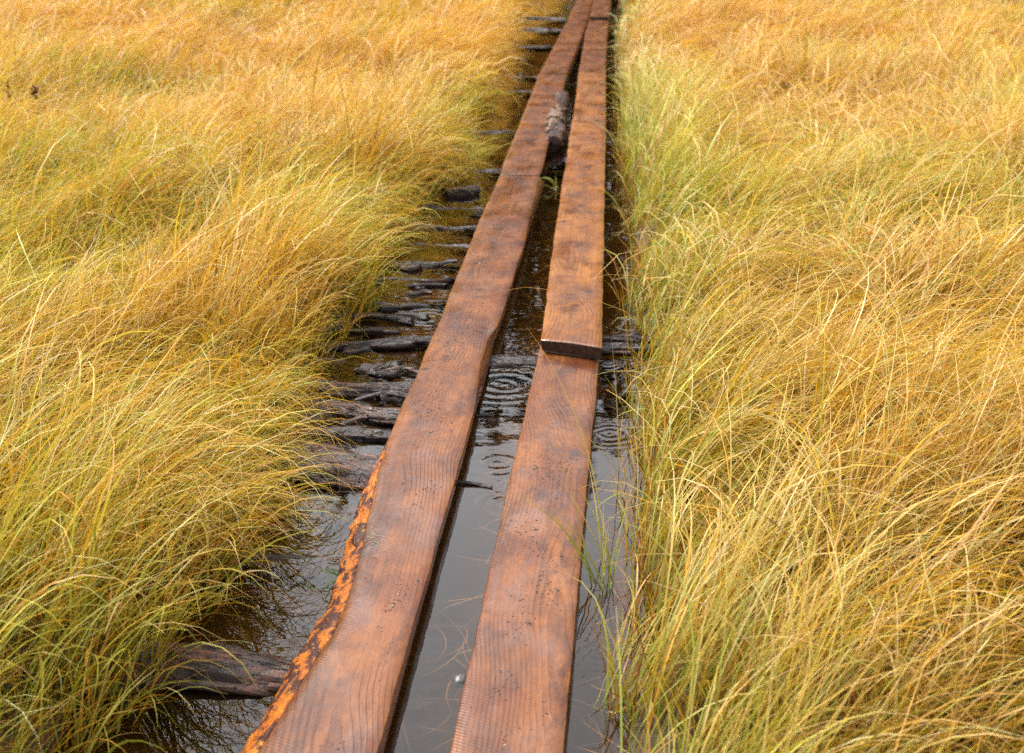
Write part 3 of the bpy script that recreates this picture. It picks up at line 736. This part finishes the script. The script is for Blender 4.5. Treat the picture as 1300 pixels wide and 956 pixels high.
# plant litter trodden onto the planks
b = Bag()
def scatter(dl, n, ylo, yhi, cx=0.5, sd=.16, seed=3):
    ys_all = rng.uniform(ylo, yhi, n * 12); u = rng.normal(cx, sd, n * 12)
    den = fbm(ys_all * 5, u * 3, seed, 2); keep = (u > .04) & (u < .96) & (rng.random(n * 12) < np.clip((den - .48) * 5, 0.01, 1))
    ys_all, u = ys_all[keep][:n], u[keep][:n]
    for y_, u_ in zip(ys_all, u):
        xl_ = np.interp(y_, dl['ys'], dl['xl']); xr_ = np.interp(y_, dl['ys'], dl['xr']); zt_ = np.interp(y_, dl['ys'], dl['zt'])
        x_ = xl_ + (xr_ - xl_) * u_
        L_ = .0007 + .0042 * rng.random() ** 2.8 if rng.random() < .96 else rng.uniform(.006, .012)
        W_ = L_ * rng.uniform(.25, .7); H_ = rng.uniform(.0002, .0008); a = rng.uniform(0, np.pi)
        k = 6; an = np.linspace(0, 2 * np.pi, k, endpoint=False)
        q = rng.uniform(.7, 1.2, k)
        px_ = L_ * q * np.cos(an); py_ = W_ * q * np.sin(an)
        X_ = x_ + px_ * np.cos(a) - py_ * np.sin(a); Y_ = y_ + px_ * np.sin(a) + py_ * np.cos(a)
        z_ = zt_ - .001 + 0.0035 * (1 - (2 * u_ - 1) ** 2) - .003
        V = np.vstack([np.stack([X_, Y_, np.full(k, z_)], 1), np.stack([x_ + (X_ - x_) * .7, y_ + (Y_ - y_) * .7, z_ + .0015 + H_ * rng.uniform(.6, 1.2, k)], 1), [[x_, y_, z_ + .0015 + H_]], [[x_, y_, z_ + .0015 + H_]]])
        F = [(i_, (i_ + 1) % k, k + (i_ + 1) % k, k + i_) for i_ in range(k)] + [(k + i_, k + (i_ + 1) % k, 2 * k, 2 * k) for i_ in range(k)]
        pal = [(.032, .017, .011), (.055, .027, .015), (.085, .036, .017), (.035, .022, .018), (.36, .29, .18)]
        c = np.array(pal[rng.choice(5, p=[.42, .3, .15, .1, .03])])
        yield V, F, c
def litter(gen, lab, name='plant_litter'):
    VV, FF, CC, n0 = [], [], [], 0
    for V, F, c in gen:
        VV.append(V); FF += [tuple(dict.fromkeys(n0 + i_ for i_ in f)) for f in F]; n0 += len(V)
        CC.append(np.repeat(np.r_[c, 1][None], len(V), 0))
    o = mesh_obj(name, np.vstack(VV), FF, M_ATTR, attrs={'Col': np.vstack(CC)}); tag(o, lab, 'plant litter', kind='stuff')
litter(scatter(dl1, 1100, 2.2, 6.5), 'dark crumbs of plant litter trodden onto the bark-edged plank')
litter(scatter(dr1, 650, 2.2, 4.7, .55, .17, 13), 'dark crumbs of plant litter trodden onto the pinkish brown plank')
litter(scatter(dr2, 260, 4.9, 10, .5, .22, 23), 'few dark crumbs of litter on the golden knotty plank')

# dead stalks lying under the water
b = Bag(); N = 1500
y = rng.uniform(2.0, 8.5, N); xl_, xr_ = x_left(y), x_right(y); x = xl_ + (xr_ - xl_) * rng.random(N)
c1 = np.array([.42, .30, .14]) * np.exp(rng.normal(0, .3, N))[:, None]
V, F_, C = blades(np.stack([x, y, rng.uniform(-.15, -.03, N)], 1), rng.uniform(.06, .25, N), np.full(N, 1.5), rng.normal(0, .05, N), rng.uniform(0, 6.28, N), rng.uniform(.0015, .0035, N), 6, c1, c1, rng.uniform(-.3, .3, N), rng.normal(0, 1.0, N))
Zs = V[:, 2]; rep = np.repeat(rng.uniform(-.12, -.008, N), 14); V[:, 2] = rep
b.add(V, F_, C); o = b.build('sunken_stalks', M_STALK); tag(o, 'dead stalks lying under the brown water', 'stalks', kind='stuff')

# ------------------------------------------------------------------ the wood beyond the bog, seen only mirrored in the water
t = NT('spruce'); n = t.noise(t.coord(), 3.0, 4); M_SPR = t.surf(t.principled(t.ramp(n, [(.3, (.018, .028, .012)), (.7, (.055, .065, .022))]), .7, None, .2))
VV, FF, n0 = [], [], 0
rng = np.random.default_rng(99)
for k in range(300):
    tx = -36 + 72 * (k % 100) / 100 + rng.normal(0, .25); ty = 33 + 4.5 * (k // 100) + rng.uniform(0, 3); hgt = rng.uniform(11.5, 14.0) * (1 + (ty - 33) * .02); rad = hgt * rng.uniform(.16, .22)
    m = 170
    q = rng.random(m) ** 0.8; zz = .6 + q * (hgt - .6); rr = rad * (1 - q) + .12; a = rng.uniform(0, 6.28, m); rr = rr * np.sqrt(rng.uniform(.2, 1, m))
    c = np.stack([tx + rr * np.cos(a), ty + rr * np.sin(a), zz], 1); s = (.30 + .55 * (1 - q))[:, None]
    o_ = np.stack([np.cos(a), np.sin(a), -0.45 + 0 * a], 1); tn = np.stack([-np.sin(a), np.cos(a), rng.normal(0, .3, m)], 1)
    V = np.stack([c - o_ * s * .4 - tn * s * .35, c - o_ * s * .4 + tn * s * .35, c + o_ * s * .8 + tn * s * .12, c + o_ * s * .8 - tn * s * .12], 1).reshape(-1, 3)
    VV.append(V); FF.append(np.arange(m * 4).reshape(m, 4) + n0); n0 += m * 4
    an = np.linspace(0, 6.283, 7)[:-1]; r0 = .16
    V = np.vstack([np.stack([tx + r0 * np.cos(an), ty + r0 * np.sin(an), 0 * an], 1), np.stack([tx + .03 * np.cos(an), ty + .03 * np.sin(an), 0 * an + hgt], 1)])
    VV.append(V); FF.append(np.array([(i_, (i_ + 1) % 6, 6 + (i_ + 1) % 6, 6 + i_) for i_ in range(6)]) + n0); n0 += 12
o = mesh_obj('far_wood', np.vstack(VV), np.vstack(FF), M_SPR, smooth=False); tag(o, 'dark spruce wood beyond the bog', 'wood', kind='stuff')

# ------------------------------------------------------------------ light
SUN_EL, SUN_AZ = math.radians(50), math.radians(-50)      # azimuth from +Y towards +X
wld = bpy.data.worlds.new('World'); sc.world = wld; wld.use_nodes = True
nt = wld.node_tree; nt.nodes.clear()
sky = nt.nodes.new('ShaderNodeTexSky'); sky.sky_type = 'NISHITA'; sky.sun_disc = False
sky.sun_elevation = SUN_EL; sky.sun_rotation = SUN_AZ; sky.air_density = 1.0; sky.dust_density = 5.0; sky.ozone_density = 1.0
hs = nt.nodes.new('ShaderNodeHueSaturation'); hs.inputs['Saturation'].default_value = 0.22
bg = nt.nodes.new('ShaderNodeBackground'); bg.inputs['Strength'].default_value = 0.15
wo = nt.nodes.new('ShaderNodeOutputWorld')
nt.links.new(sky.outputs[0], hs.inputs['Color']); nt.links.new(hs.outputs[0], bg.inputs['Color']); nt.links.new(bg.outputs[0], wo.inputs['Surface'])
sd = bpy.data.lights.new('sun', 'SUN'); sd.energy = 0.9; sd.angle = math.radians(20); sd.color = (1.0, .93, .82)
so = bpy.data.objects.new('sun', sd); COL.objects.link(so)
dirv = Vector((math.sin(SUN_AZ) * math.cos(SUN_EL), math.cos(SUN_AZ) * math.cos(SUN_EL), math.sin(SUN_EL)))
so.rotation_euler = dirv.to_track_quat('Z', 'Y').to_euler()

vs = sc.view_settings; vs.view_transform = 'Standard'; vs.look = 'None'; vs.gamma = 1.0; vs.use_curve_mapping = False; vs.exposure = 1.45
sc.display_settings.display_device = 'sRGB'
sc.render.engine = 'CYCLES'
cy = sc.cycles; cy.max_bounces = 7; cy.diffuse_bounces = 3; cy.glossy_bounces = 3; cy.transmission_bounces = 4; cy.transparent_max_bounces = 8; cy.use_denoising = False
cy.caustics_reflective = False; cy.sample_clamp_indirect = 6
sc.render.resolution_x = 1024; sc.render.resolution_y = 753
